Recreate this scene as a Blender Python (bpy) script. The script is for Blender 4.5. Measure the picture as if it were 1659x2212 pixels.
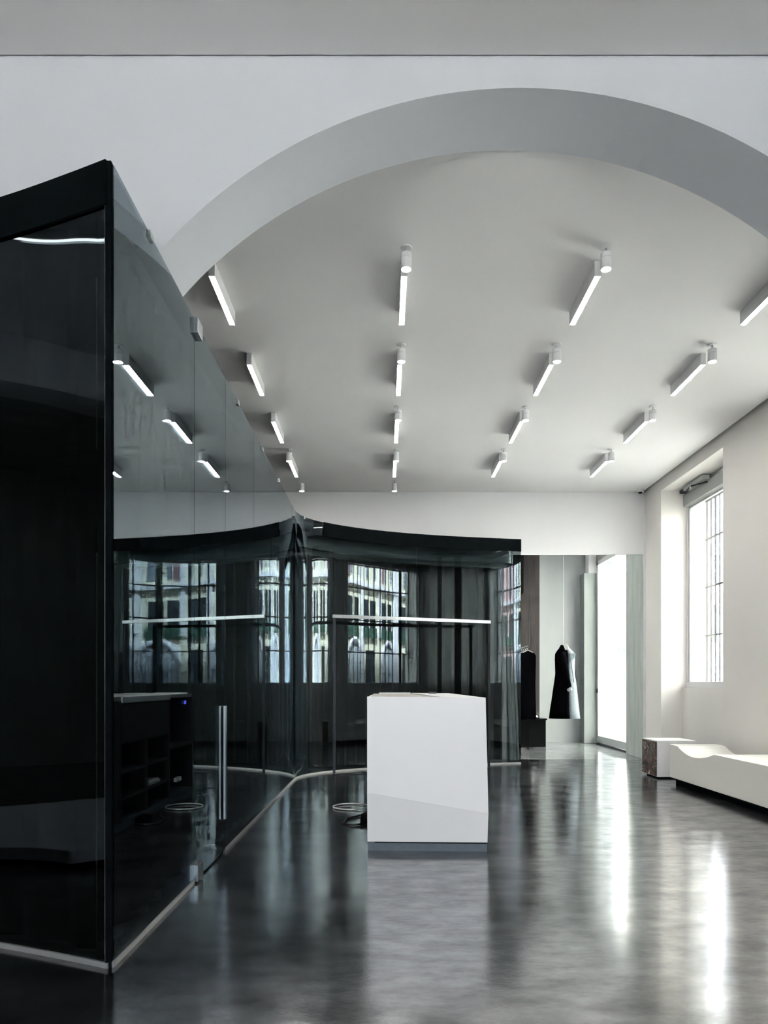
import bpy, math, random
from mathutils import Vector
random.seed(7)
for o in list(bpy.data.objects):
    bpy.data.objects.remove(o)
scene = bpy.context.scene
col = scene.collection

# ------------------------------------------------------------------ camera
HC, F, VX, HY = 1.15, 1501.0, 830.0, 1480.0     # eye height, focal length in px, vanishing point
cam_d = bpy.data.cameras.new('camera')
cam = bpy.data.objects.new('camera', cam_d); col.objects.link(cam)
cam.location = (0, 0, HC); cam.rotation_euler = (math.pi / 2, 0, 0)
cam_d.sensor_fit = 'VERTICAL'; cam_d.sensor_height = 36; cam_d.sensor_width = 27
cam_d.lens = F / 2212 * 36
cam_d.shift_y = (HY - 1106) / 2212; cam_d.shift_x = (829.5 - VX) / 2212
cam_d.clip_start = 0.05; cam_d.clip_end = 300
scene.camera = cam

# ------------------------------------------------------------------ world, exposure
w = bpy.data.worlds.new('overcast_sky'); scene.world = w; w.use_nodes = True
bg = w.node_tree.nodes['Background']
bg.inputs[0].default_value = (0.84, 0.92, 1.0, 1)
bg.inputs[1].default_value = 5.2
sun_d = bpy.data.lights.new('sun', 'SUN'); sun_d.energy = 88.0; sun_d.angle = math.radians(2); sun_d.color = (1.0, 0.985, 0.96)
sun = bpy.data.objects.new('sun', sun_d); col.objects.link(sun)
sun.rotation_euler = Vector((1.0, -0.85, -1.75)).to_track_quat('-Z', 'Y').to_euler()
vs = scene.view_settings
vs.view_transform = 'Standard'; vs.look = 'None'; vs.gamma = 1.0; vs.use_curve_mapping = False
vs.exposure = 0.54
cy = scene.cycles
cy.use_denoising = True
cy.max_bounces = 7; cy.diffuse_bounces = 3; cy.glossy_bounces = 5
cy.use_adaptive_sampling = True; cy.adaptive_threshold = 0.1; cy.adaptive_min_samples = 16
cy.transparent_max_bounces = 20; cy.transmission_bounces = 4
cy.sample_clamp_indirect = 20.0; cy.blur_glossy = 1.0

def portal_front(y, x0, x1, z0, z1):
    d = bpy.data.lights.new('window_portal', 'AREA'); d.shape = 'RECTANGLE'
    d.size = x1 - x0; d.size_y = z1 - z0
    o = bpy.data.objects.new('window_portal', d); col.objects.link(o)
    o.location = ((x0 + x1) / 2, y, (z0 + z1) / 2); o.rotation_euler = (math.pi / 2, 0, math.pi)
    d.cycles.is_portal = True
def portal(x, y0, y1, z0, z1):
    d = bpy.data.lights.new('window_portal', 'AREA'); d.shape = 'RECTANGLE'
    d.size = z1 - z0; d.size_y = y1 - y0
    o = bpy.data.objects.new('window_portal', d); col.objects.link(o)
    o.location = (x, (y0 + y1) / 2, (z0 + z1) / 2); o.rotation_euler = (0, math.pi / 2, 0)
    d.cycles.is_portal = True

# ------------------------------------------------------------------ helpers
def at(px, py, d):
    return Vector(((px - VX) / F * d, d, HC + (HY - py) / F * d))

class MB:
    def __init__(s): s.v = []; s.f = []; s.smooth = False
    def add(s, vs_, fs):
        b = len(s.v); s.v += [tuple(v) for v in vs_]; s.f += [tuple(i + b for i in f) for f in fs]; return s
    def box(s, x0, x1, y0, y1, z0, z1):
        x0, x1 = sorted((x0, x1)); y0, y1 = sorted((y0, y1)); z0, z1 = sorted((z0, z1))
        return s.add([(x0,y0,z0),(x1,y0,z0),(x1,y1,z0),(x0,y1,z0),(x0,y0,z1),(x1,y0,z1),(x1,y1,z1),(x0,y1,z1)],
              [(0,3,2,1),(4,5,6,7),(0,1,5,4),(1,2,6,5),(2,3,7,6),(3,0,4,7)])
    def hexa(s, b, t):          # four bottom points, four top points, counter-clockwise from above
        return s.add(list(b) + list(t), [(3,2,1,0),(4,5,6,7),(0,1,5,4),(1,2,6,5),(2,3,7,6),(3,0,4,7)])
    def prism(s, poly, axis, a0, a1):    # poly of 2-D points extruded along an axis
        n = len(poly)
        def p(q, a):
            return {'x': (a, q[0], q[1]), 'y': (q[0], a, q[1]), 'z': (q[0], q[1], a)}[axis]
        vs_ = [p(q, a0) for q in poly] + [p(q, a1) for q in poly]
        return s.add(vs_, [tuple(range(n))[::-1], tuple(range(n, 2*n))] + [(i, (i+1) % n, n + (i+1) % n, n + i) for i in range(n)])
    def tube(s, pts, r, n=10, closed=False):
        pts = [Vector(p) for p in pts]; rings = []; m = len(pts)
        for i, p in enumerate(pts):
            a = pts[(i-1) % m] if closed else pts[max(i-1, 0)]; b = pts[(i+1) % m] if closed else pts[min(i+1, m-1)]
            t = (b - a).normalized(); u = t.cross(Vector((0,0,1)))
            if u.length < 1e-3: u = t.cross(Vector((0,1,0)))
            u.normalize(); v_ = u.cross(t)
            rr = r[i] if isinstance(r, (list, tuple)) else r
            rings.append([p + (u*math.cos(2*math.pi*k/n) + v_*math.sin(2*math.pi*k/n))*rr for k in range(n)])
        b = len(s.v); s.v += [tuple(q) for rg in rings for q in rg]
        for i in range(m if closed else m - 1):
            j = (i+1) % m
            for k in range(n):
                s.f.append((b+i*n+k, b+i*n+(k+1) % n, b+j*n+(k+1) % n, b+j*n+k))
        if not closed:
            s.f.append(tuple(b+k for k in range(n))[::-1]); s.f.append(tuple(b+(m-1)*n+k for k in range(n)))
        return s
    def lathe(s, c, prof, n=28):   # prof = [(r, z)...] around vertical axis at c
        b = len(s.v)
        for r, z in prof:
            for k in range(n):
                a = 2*math.pi*k/n; s.v.append((c[0]+r*math.cos(a), c[1]+r*math.sin(a), c[2]+z))
        for i in range(len(prof)-1):
            for k in range(n):
                s.f.append((b+i*n+k, b+i*n+(k+1) % n, b+(i+1)*n+(k+1) % n, b+(i+1)*n+k))
        s.f.append(tuple(b+k for k in range(n))[::-1]); s.f.append(tuple(b+(len(prof)-1)*n+k for k in range(n)))
        return s
    def sheet(s, path, z0, z1, th, up=None):  # wall following a 2-D path, separate front and back skins
        n = len(path); nr = []
        for i in range(n):
            a, b = path[max(i-1, 0)], path[min(i+1, n-1)]
            t = Vector((b[0]-a[0], b[1]-a[1])).normalized(); nr.append(Vector((t.y, -t.x)))
        fr = [(p[0]+q.x*th/2, p[1]+q.y*th/2) for p, q in zip(path, nr)]
        bk = [(p[0]-q.x*th/2, p[1]-q.y*th/2) for p, q in zip(path, nr)]
        for pts, fl in ((fr, False), (bk, True)):
            vs_ = [(x, y, z0) for x, y in pts] + [(x, y, z1) for x, y in pts]
            s.add(vs_, [((i, i+1, n+i+1, n+i) if not fl else (i, n+i, n+i+1, i+1)) for i in range(n-1)])
        for z, fl in ((z0, True), (z1, False)):
            vs_ = [(x, y, z) for x, y in fr] + [(x, y, z) for x, y in bk]
            s.add(vs_, [((i, i+1, n+i+1, n+i) if not fl else (i, n+i, n+i+1, i+1)) for i in range(n-1)])
        for i, fl in ((0, True), (n-1, False)):
            vs_ = [(fr[i][0], fr[i][1], z0), (bk[i][0], bk[i][1], z0), (bk[i][0], bk[i][1], z1), (fr[i][0], fr[i][1], z1)]
            s.add(vs_, [(0,1,2,3) if not fl else (3,2,1,0)])
        return s

ROOT = {}
def obj(name, mb, mat, parent=None, smooth=False, bevel=0.0, flat_angle=None):
    me = bpy.data.meshes.new(name)
    off = ROOT.get(parent.name, Vector((0,0,0))) if parent else Vector((0,0,0))
    me.from_pydata([(x-off.x, y-off.y, z-off.z) for x, y, z in mb.v], [], mb.f)
    me.update()
    if isinstance(mat, str): mat = M[mat]
    me.materials.append(mat)
    o = bpy.data.objects.new(name, me); col.objects.link(o)
    if smooth:
        for p in me.polygons: p.use_smooth = True
    if parent:
        o.parent = parent; ROOT[o.name] = off
    if bevel:
        b = o.modifiers.new('bevel', 'BEVEL'); b.width = bevel; b.segments = 2; b.limit_method = 'ANGLE'
    return o
def tag(o, label, cat, group=None):
    o['label'] = label; o['category'] = cat
    if group: o['group'] = group
    return o
def thing(name, label, cat, loc=(0,0,0), group=None):
    o = bpy.data.objects.new(name, None); col.objects.link(o); o.location = loc
    o.empty_display_size = 0.1
    ROOT[o.name] = Vector(loc); return tag(o, label, cat, group)
def struct(name, mb, mat, **k):
    o = obj(name, mb, mat, **k); o['kind'] = 'structure'; return o
def sgroup(name, loc=(0,0,0)):
    o = bpy.data.objects.new(name, None); col.objects.link(o); o.location = loc; o['kind'] = 'structure'
    o.empty_display_size = 0.1
    ROOT[o.name] = Vector(loc); return o
def copy_tree(o, parent=None, name=None):
    c = o.copy(); col.objects.link(c); c.parent = parent
    for ch in list(o.children): copy_tree(ch, c)
    return c

# ------------------------------------------------------------------ materials
M = {}
def mat(name, color, rough=0.5, metal=0.0, noise=0.0, scale=8.0, bump=0.0, bscale=60.0, spec=0.5, stretch=(1,1,1)):
    m = bpy.data.materials.new(name); m.use_nodes = True; nt = m.node_tree; N = nt.nodes; L = nt.links
    p = N['Principled BSDF']
    p.inputs['Roughness'].default_value = rough; p.inputs['Metallic'].default_value = metal
    p.inputs['Specular IOR Level'].default_value = spec
    tc = N.new('ShaderNodeTexCoord'); mp = N.new('ShaderNodeMapping'); mp.inputs['Scale'].default_value = stretch
    geo = N.new('ShaderNodeNewGeometry'); L.new(geo.outputs['Position'], mp.inputs[0])
    n1 = N.new('ShaderNodeTexNoise'); n1.inputs['Scale'].default_value = scale; n1.inputs['Detail'].default_value = 5
    L.new(mp.outputs[0], n1.inputs[0])
    rp = N.new('ShaderNodeValToRGB'); c = Vector(color)
    lo = [max(0, x*(1-noise)) for x in c]; hi = [min(1, x*(1+noise)) for x in c]
    rp.color_ramp.elements[0].position = 0.3; rp.color_ramp.elements[1].position = 0.7
    rp.color_ramp.elements[0].color = (*lo, 1); rp.color_ramp.elements[1].color = (*hi, 1)
    L.new(n1.outputs[0], rp.inputs[0]); L.new(rp.outputs[0], p.inputs['Base Color'])
    if bump:
        n2 = N.new('ShaderNodeTexNoise'); n2.inputs['Scale'].default_value = bscale; n2.inputs['Detail'].default_value = 4
        L.new(mp.outputs[0], n2.inputs[0])
        b = N.new('ShaderNodeBump'); b.inputs['Strength'].default_value = bump; b.inputs['Distance'].default_value = 0.01
        L.new(n2.outputs[0], b.inputs['Height']); L.new(b.outputs[0], p.inputs['Normal'])
    M[name] = m; return m
def emit(name, color, s):
    m = bpy.data.materials.new(name); m.use_nodes = True; p = m.node_tree.nodes['Principled BSDF']
    p.inputs['Base Color'].default_value = (0.8,0.8,0.8,1)
    p.inputs['Emission Color'].default_value = (*color, 1); p.inputs['Emission Strength'].default_value = s
    M[name] = m; return m
def glass(name, tint, f0, gl=(0.93,0.97,1.0)):
    m = bpy.data.materials.new(name); m.use_nodes = True; nt = m.node_tree; N = nt.nodes; L = nt.links
    N.remove(N['Principled BSDF']); out = N['Material Output']
    lw = N.new('ShaderNodeLayerWeight'); lw.inputs[0].default_value = 0.5
    pw = N.new('ShaderNodeMath'); pw.operation = 'POWER'; pw.inputs[1].default_value = 3.5
    mr = N.new('ShaderNodeMapRange'); mr.inputs['To Min'].default_value = f0; mr.inputs['To Max'].default_value = 1
    L.new(lw.outputs['Facing'], pw.inputs[0]); L.new(pw.outputs[0], mr.inputs[0])
    tr = N.new('ShaderNodeBsdfTransparent'); tr.inputs[0].default_value = (*tint, 1)
    g = N.new('ShaderNodeBsdfGlossy'); g.inputs['Roughness'].default_value = 0.0
    gc = N.new('ShaderNodeMixRGB'); gc.inputs[1].default_value = (*gl, 1); gc.inputs[2].default_value = (1, 1, 1, 1)
    L.new(pw.outputs[0], gc.inputs[0]); L.new(gc.outputs[0], g.inputs[0])
    mx = N.new('ShaderNodeMixShader')
    L.new(mr.outputs[0], mx.inputs[0]); L.new(tr.outputs[0], mx.inputs[1]); L.new(g.outputs[0], mx.inputs[2])
    L.new(mx.outputs[0], out.inputs[0]); M[name] = m; return m
def floor_mat(name, dark, refl, rough, var=0.5):
    m = bpy.data.materials.new(name); m.use_nodes = True; nt = m.node_tree; N = nt.nodes; L = nt.links
    N.remove(N['Principled BSDF']); out = N['Material Output']
    geo = N.new('ShaderNodeNewGeometry')
    mp = N.new('ShaderNodeMapping'); mp.inputs['Scale'].default_value = (0.8, 1.6, 1); L.new(geo.outputs['Position'], mp.inputs[0])
    n1 = N.new('ShaderNodeTexNoise'); n1.inputs['Scale'].default_value = 1.6; n1.inputs['Detail'].default_value = 9; n1.inputs['Roughness'].default_value = 0.68
    L.new(mp.outputs[0], n1.inputs[0])
    n3 = N.new('ShaderNodeTexNoise'); n3.inputs['Scale'].default_value = 170; n3.inputs['Detail'].default_value = 3; L.new(geo.outputs['Position'], n3.inputs[0])
    rp = N.new('ShaderNodeValToRGB'); rp.color_ramp.elements[0].position = 0.35; rp.color_ramp.elements[1].position = 0.72
    rp.color_ramp.elements[0].color = (*[x*max(0.3, 1-var) for x in dark], 1); rp.color_ramp.elements[1].color = (*[x*(1+var*2) for x in dark], 1)
    L.new(n1.outputs[0], rp.inputs[0])
    df = N.new('ShaderNodeBsdfDiffuse'); L.new(rp.outputs[0], df.inputs[0])
    gl = N.new('ShaderNodeBsdfGlossy'); gl.inputs[0].default_value = (0.97, 0.98, 1.0, 1)
    rr = N.new('ShaderNodeMapRange'); rr.inputs['From Min'].default_value = 0.3; rr.inputs['From Max'].default_value = 0.7
    rr.inputs['To Min'].default_value = rough*0.8; rr.inputs['To Max'].default_value = rough*1.3
    L.new(n1.outputs[0], rr.inputs[0]); L.new(rr.outputs[0], gl.inputs['Roughness'])
    bp = N.new('ShaderNodeBump'); bp.inputs['Strength'].default_value = 0.03; bp.inputs['Distance'].default_value = 0.004
    ad = N.new('ShaderNodeMath'); ad.operation = 'MULTIPLY_ADD'; ad.inputs[1].default_value = 0.6
    n5 = N.new('ShaderNodeTexNoise'); n5.inputs['Scale'].default_value = 55; n5.inputs['Detail'].default_value = 2; L.new(geo.outputs['Position'], n5.inputs[0])
    L.new(n3.outputs[0], ad.inputs[0]); L.new(n5.outputs[0], ad.inputs[2]); L.new(ad.outputs[0], bp.inputs['Height'])
    L.new(bp.outputs[0], gl.inputs['Normal'])
    lw = N.new('ShaderNodeLayerWeight'); lw.inputs[0].default_value = 0.5
    pw = N.new('ShaderNodeMath'); pw.operation = 'POWER'; pw.inputs[1].default_value = 3
    L.new(lw.outputs['Facing'], pw.inputs[0])
    mr = N.new('ShaderNodeMapRange'); mr.inputs['To Min'].default_value = refl; mr.inputs['To Max'].default_value = 0.85
    L.new(pw.outputs[0], mr.inputs[0])
    # worn patches reflect a little less
    wr = N.new('ShaderNodeMapRange'); wr.inputs['From Min'].default_value = 0.35; wr.inputs['From Max'].default_value = 0.65
    wr.inputs['To Min'].default_value = 0.66; wr.inputs['To Max'].default_value = 1.12
    n4 = N.new('ShaderNodeTexNoise'); n4.inputs['Scale'].default_value = 5; n4.inputs['Detail'].default_value = 10; n4.inputs['Roughness'].default_value = 0.72
    L.new(mp.outputs[0], n4.inputs[0]); L.new(n4.outputs[0], wr.inputs[0])
    mu = N.new('ShaderNodeMath'); mu.operation = 'MULTIPLY'; L.new(mr.outputs[0], mu.inputs[0]); L.new(wr.outputs[0], mu.inputs[1])
    mx = N.new('ShaderNodeMixShader'); L.new(mu.outputs[0], mx.inputs[0]); L.new(df.outputs[0], mx.inputs[1]); L.new(gl.outputs[0], mx.inputs[2])
    L.new(mx.outputs[0], out.inputs[0]); M[name] = m; return m

mat('white_plaster', (0.856,0.856,0.861), 0.85, noise=0.015, scale=2, bump=0.02, bscale=90)
mat('ceiling_paint', (0.90,0.895,0.885), 0.9, noise=0.01, scale=2)
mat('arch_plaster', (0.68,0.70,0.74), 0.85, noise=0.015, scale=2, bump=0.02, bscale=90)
mat('warm_plaster', (0.856,0.829,0.786), 0.85, noise=0.015, scale=2, bump=0.02, bscale=90)
mat('concrete_plaster', (0.46,0.50,0.47), 0.8, noise=0.14, scale=3, stretch=(3,3,0.5), bump=0.05)
mat('column_plaster', (0.26,0.285,0.27), 0.8, noise=0.05, scale=2)
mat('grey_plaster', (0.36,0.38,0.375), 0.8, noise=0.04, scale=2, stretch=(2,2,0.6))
mat('reveal_dark', (0.05,0.05,0.05), 0.9)
mat('white_lacquer', (0.90,0.90,0.905), 0.35, noise=0.005)
mat('cream_lacquer', (0.84,0.82,0.76), 0.4, noise=0.005)
mat('white_metal', (0.82,0.82,0.82), 0.4)
mat('black_matt', (0.004,0.0045,0.005), 0.8, noise=0.2, spec=0.15)
mat('black_gloss', (0.004,0.005,0.006), 0.15)
mat('black_curtain_cloth', (0.006,0.008,0.009), 0.95, noise=0.2, spec=0.0)
mat('brown_curtain_cloth', (0.10,0.088,0.08), 0.95, noise=0.15, scale=40, spec=0.1)
mat('pale_cloth', (0.55,0.60,0.57), 0.9, noise=0.06, scale=60)
mat('steel', (0.55,0.57,0.58), 0.28, metal=1.0, noise=0.05, scale=40)
mat('brushed_steel', (0.42,0.45,0.47), 0.35, metal=1.0, noise=0.06, scale=60, stretch=(1,1,0.1))
mat('dark_steel', (0.03,0.033,0.036), 0.35, metal=0.6)
mat('plinth_grey', (0.09,0.115,0.14), 0.4, noise=0.1, scale=30)
mat('base_channel', (0.34,0.34,0.33), 0.4, noise=0.05, scale=20)
mat('header_metal', (0.40,0.46,0.46), 0.3, metal=0.6, noise=0.03)
mat('aluminium', (0.62,0.63,0.64), 0.4, metal=0.8)
mat('grey_plastic', (0.42,0.43,0.42), 0.5)
mat('worktop', (0.46,0.44,0.41), 0.6, noise=0.08, scale=30)
mat('cabinet_inside', (0.045,0.05,0.055), 0.5)
mat('cable_white', (0.75,0.75,0.72), 0.5)
mat('cable_black', (0.01,0.01,0.01), 0.5)
mat('paper', (0.85,0.85,0.85), 0.7)
mat('black_wool', (0.004,0.004,0.005), 0.95, spec=0.0)
mat('denim_grey', (0.24,0.28,0.305), 0.9, noise=0.22, scale=45, bump=0.2, bscale=120)
mat('shirt_white', (0.45,0.47,0.48), 0.9)
mat('grey_lapel', (0.22,0.27,0.29), 0.9)
mat('brown_wood', (0.026,0.018,0.016), 0.55, noise=0.45, scale=6, stretch=(6,6,0.3))
mat('silver_leather', (0.75,0.75,0.77), 0.25, metal=0.8, noise=0.6, scale=90)
mat('iron_bar', (0.022,0.02,0.02), 0.6, noise=0.1)
mat('street_paving', (0.52,0.52,0.51), 0.9, noise=0.1)
mat('facade_cream', (0.86,0.84,0.68), 0.9, noise=0.05, scale=2)
mat('facade_lilac', (0.82,0.83,0.90), 0.9, noise=0.05, scale=3)
mat('facade_pink', (0.62,0.40,0.38), 0.9, noise=0.06, scale=3)
mat('facade_gate', (0.52,0.57,0.62), 0.7, noise=0.06, scale=5)
mat('facade_blind', (0.26,0.16,0.16), 0.8, noise=0.1)
mat('facade_louvre', (0.20,0.26,0.40), 0.8)
mat('facade_glass', (0.03,0.04,0.045), 0.2)
mat('facade_green', (0.04,0.10,0.07), 0.6)
mat('cream_stone_joint', (0.30,0.30,0.33), 0.9)
emit('lamp_strip', (1.0,0.97,0.935), 50.0)
emit('lamp_spot', (1.0,0.965,0.92), 40.0)
emit('lamp_line', (1.0,0.95,0.90), 9.0)
emit('blue_light', (0.10,0.13,0.9), 1.2)
glass('smoked_glass', (0.46,0.49,0.50), 0.04, (0.76,0.91,1.0))
glass('clear_glass', (0.97,0.98,0.98), 0.035)
floor_mat('polished_concrete', (0.013,0.013,0.014), 0.28, 0.155, var=1.3)
floor_mat('pale_polished_concrete', (0.28,0.29,0.29), 0.42, 0.07, var=0.2)
# marble
def marble():
    m = mat('brown_marble', (0.095,0.06,0.046), 0.15, noise=0.7, scale=9)
    nt = m.node_tree; N = nt.nodes; L = nt.links; p = N['Principled BSDF']
    geo = N.new('ShaderNodeNewGeometry'); wv = N.new('ShaderNodeTexNoise'); wv.inputs['Scale'].default_value = 3.2; wv.inputs['Detail'].default_value = 8; wv.inputs['Distortion'].default_value = 1.6
    L.new(geo.outputs['Position'], wv.inputs[0])
    rp = N.new('ShaderNodeValToRGB'); e = rp.color_ramp.elements; e[0].position = 0.485; e[0].color = (0,0,0,1); e[1].position = 0.515; e[1].color = (0,0,0,1)
    k = e.new(0.5); k.color = (1,1,1,1)
    L.new(wv.outputs[0], rp.inputs[0])
    mx = N.new('ShaderNodeMixRGB'); old = p.inputs['Base Color'].links[0].from_socket
    L.new(rp.outputs[0], mx.inputs[0]); L.new(old, mx.inputs[1]); mx.inputs[2].default_value = (0.62,0.52,0.44,1)
    L.new(mx.outputs[0], p.inputs['Base Color'])
marble()

# ------------------------------------------------------------------ the room
XR = 4.06          # right wall
YB = 10.79         # back wall
ZC, ZN = 4.147, 4.298   # ceiling of the shop, ceiling of the front room
YA0, YA1 = 3.48, 3.887  # arch wall
XL, YF = -5.0, -3.6

struct('floor', MB().box(-9, XR + 0.5, YF - 0.3, YB, -0.2, 0), 'polished_concrete')
struct('floor', MB().box(1.0, 4.6, YB, 14.6, -0.2, -0.001), 'pale_polished_concrete')
struct('ceiling', MB().box(XL, XR - 0.055, YA1, YB - 0.012, ZC, ZC + 0.06).box(XL - 0.3, XR + 0.5, YA1, YB + 0.3, ZC + 0.13, ZC + 0.3), 'ceiling_paint')
struct('ceiling', MB().box(XL, XR - 0.03, YF, YA0 - 0.01, ZN, ZN + 0.05).box(XL - 0.3, XR + 0.5, YF - 0.3, YA1, ZN + 0.10, ZN + 0.25), 'ceiling_paint')

# arch wall
ACX, ACZ, AR = 0.683, 1.7335, 2.408
NA = 72
arc = [(ACX - AR*math.cos(math.pi*i/NA), ACZ + AR*math.sin(math.pi*i/NA)) for i in range(NA+1)]
ma = MB(); TOP = ZN + 0.12
for y, fl in ((YA0, False), (YA1, True)):
    vs_ = [(x, y, z) for x, z in arc] + [(x, y, TOP) for x, z in arc]
    n = NA + 1
    ma.add(vs_, [((i, i+1, n+i+1, n+i) if fl is False else (i, n+i, n+i+1, i+1)) for i in range(NA)])
ma.add([(x, YA0, z) for x, z in arc] + [(x, YA1, z) for x, z in arc], [(i, NA+1+i, NA+2+i, i+1) for i in range(NA)])
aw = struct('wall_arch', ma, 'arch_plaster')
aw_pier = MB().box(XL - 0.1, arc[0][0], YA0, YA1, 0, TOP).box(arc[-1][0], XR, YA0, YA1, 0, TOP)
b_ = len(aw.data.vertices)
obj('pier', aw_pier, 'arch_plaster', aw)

# back wall with the opening into the next room
OX0, OX1, OZ = 1.9, 4.025, 3.18
YB2 = 11.57
struct('wall_back', MB().box(XL - 0.3, OX0, YB, YB2, 0, ZC + 0.2).box(OX0, OX1, YB, YB + 0.05, OZ, ZC + 0.2), 'white_plaster')
struct('wall_jamb', MB().box(OX1, XR + 0.35, YB, YB2, 0, ZC + 0.2), 'concrete_plaster')
struct('trim_1', MB().box(OX1, XR + 0.02, YB - 0.006, YB, 0, ZC), 'white_plaster')

# right wall with window recesses
WINS = [(8.33, 10.19), (4.95, 7.28)]
RX = XR + 0.37      # plane of the window frames
SILL, HEAD = 1.11, 4.0
rw = MB(); edges = [YF - 0.3]
for a, b in sorted(WINS): edges += [a, b]
edges.append(YB + 0.02)
for i in range(0, len(edges), 2): rw.box(XR, XR + 0.75, edges[i], edges[i+1], 0, ZC + 0.2)
for a, b in WINS:
    rw.box(XR, XR + 0.75, a, b, HEAD, ZC + 0.2)
    rw.box(RX - 0.07, XR + 0.75, a, b, 0, SILL)
struct('wall_right', rw, 'warm_plaster')
for i, (a, b) in enumerate(WINS):
    wroot = sgroup('window_%d' % (i+1), (RX, (a+b)/2, SILL))
    fr = MB().box(RX, RX + 0.06, a, a + 0.05, SILL, HEAD).box(RX, RX + 0.06, b - 0.05, b, SILL, HEAD)
    fr.box(RX - 0.01, RX + 0.06, a, b, SILL, SILL + 0.09).box(RX, RX + 0.06, a, b, HEAD - 0.06, HEAD)
    obj('window_frame', fr, 'white_metal', wroot, bevel=0.004)
    obj('inner_frame', MB().box(RX + 0.012, RX + 0.05, b - 0.075, b - 0.05, SILL + 0.09, 3.72).box(RX + 0.012, RX + 0.05, a + 0.05, a + 0.075, SILL + 0.09, 3.72)
        .box(RX + 0.012, RX + 0.05, a + 0.05, b - 0.05, 3.72, 3.75), 'grey_plastic', wroot)
    obj('shutter_box', MB().box(RX - 0.05, RX + 0.05, a + 0.002, b - 0.002, 3.76, 3.93), 'grey_plastic', wroot, bevel=0.004)
    obj('pane', MB().box(RX + 0.025, RX + 0.033, a + 0.05, b - 0.05, SILL + 0.09, 3.74), 'clear_glass', wroot)
    portal(XR + 0.8, a, b, SILL, HEAD)
# opener arm on the head of the visible window
op = thing('window_opener', 'grey window opener with a folding arm under the window head', 'window opener', (RX - 0.1, 9.75, 3.93))
obj('motor_box', MB().box(RX - 0.15, RX - 0.052, 9.35, 9.95, 3.925, 3.985), 'grey_plastic', op, bevel=0.006)
obj('arm', MB().tube([(RX-0.13,9.88,3.915),(RX-0.19,9.62,3.905),(RX-0.07,9.38,3.895)], 0.011, 8), 'dark_steel', op)
obj('pivot', MB().lathe((RX-0.19,9.62,3.86), [(0.012,0),(0.012,0.06)], 12), 'steel', op)
obj('end_cap', MB().box(RX - 0.14, RX - 0.052, 9.96, 10.10, 3.93, 3.975), 'dark_steel', op, bevel=0.004)
# iron bars outside each window
for i, (a, b) in enumerate(WINS[:2]):
    g = thing('window_grille', ('iron bar grille outside the window beside the back wall', 'iron bar grille outside the window nearer the arch')[i], 'grille', (XR + 0.66, (a+b)/2, SILL))
    nb = 14
    for k in range(nb + 1):
        y = a + 0.03 + (b - a - 0.06)*k/nb
        obj('bar', MB().tube([(XR+0.66,y,SILL+0.002),(XR+0.66,y,3.86)], 0.012, 8), 'iron_bar', g)
    for z in (1.87, 2.58, 3.28, 3.84):
        obj('cross_bar', MB().box(XR+0.645, XR+0.675, a + 0.003, b - 0.003, z-0.012, z+0.012), 'iron_bar', g)

struct('wall_sun_block', MB().box(XL - 4.3, XR + 0.75, YF - 0.3, 14.6, 4.7, 15.5), 'facade_cream')  # unseen mass added to keep sun off the street paving
# walls behind and left of the camera (the front room)
FW = [(-3.2, -2.2), (-0.8, 1.8)]; FZ0, FZ1 = 1.1, 3.6
fw = MB(); ex = [XL - 0.3] + [q for a in FW for q in a] + [XR + 0.75]
for i in range(0, len(ex), 2): fw.box(ex[i], ex[i+1], YF - 0.3, YF, 0, ZN + 0.1)
for a, b in FW: fw.box(a, b, YF - 0.3, YF, 0, FZ0).box(a, b, YF - 0.3, YF, FZ1, ZN + 0.1)
struct('wall_front', fw, 'white_plaster')
for i, (a, b) in enumerate(FW):
    wr_ = sgroup('window_%d' % (i+3), ((a+b)/2, YF - 0.15, FZ0))
    obj('window_frame', MB().box(a, a+0.06, YF-0.18, YF-0.12, FZ0, FZ1).box(b-0.06, b, YF-0.18, YF-0.12, FZ0, FZ1).box(a, b, YF-0.18, YF-0.12, FZ0, FZ0+0.06).box(a, b, YF-0.18, YF-0.12, FZ1-0.06, FZ1), 'white_metal', wr_)
    obj('pane', MB().box(a+0.06, b-0.06, YF-0.155, YF-0.147, FZ0+0.06, FZ1-0.06), 'clear_glass', wr_)
    portal_front(YF - 0.31, a, b, FZ0, FZ1)
lw_ = MB(); LC, LR, LZ = 1.5, 1.75, 2.13
larc = [(LC - LR*math.cos(math.pi*i/40), LZ + LR*math.sin(math.pi*i/40)) for i in range(41)]
n = 41
for x, fl in ((XL, False), (XL - 0.4, True)):
    vs_ = [(x, y, z) for y, z in larc] + [(x, y, ZN + 0.1) for y, z in larc]
    lw_.add(vs_, [((i, i+1, n+i+1, n+i) if not fl else (i, n+i, n+i+1, i+1)) for i in range(40)])
lw_.add([(XL, y, z) for y, z in larc] + [(XL-0.4, y, z) for y, z in larc], [(i, n+i, n+i+1, i+1) for i in range(40)])
wl = struct('wall_left', lw_, 'white_plaster')
obj('pier', MB().box(XL-0.4, XL, YF, LC-LR, 0, ZN+0.1).box(XL-0.4, XL, LC+LR, YA0, 0, ZN+0.1), 'white_plaster', wl)
struct('wall_side_room', MB().box(-9, -8.8, -3, 5, 0, 4.4).box(-9, XL-0.4, -3.2, -3, 0, 4.4).box(-9, XL-0.4, 5, 5.2, 0, 4.4).box(-9, XL-0.4, -3, 5, 4.2, 4.4), 'concrete_plaster')
struct('wall_shop_left', MB().box(XL-0.3, XL, YA1, YB, 0, ZC+0.2), 'white_plaster')

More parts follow.
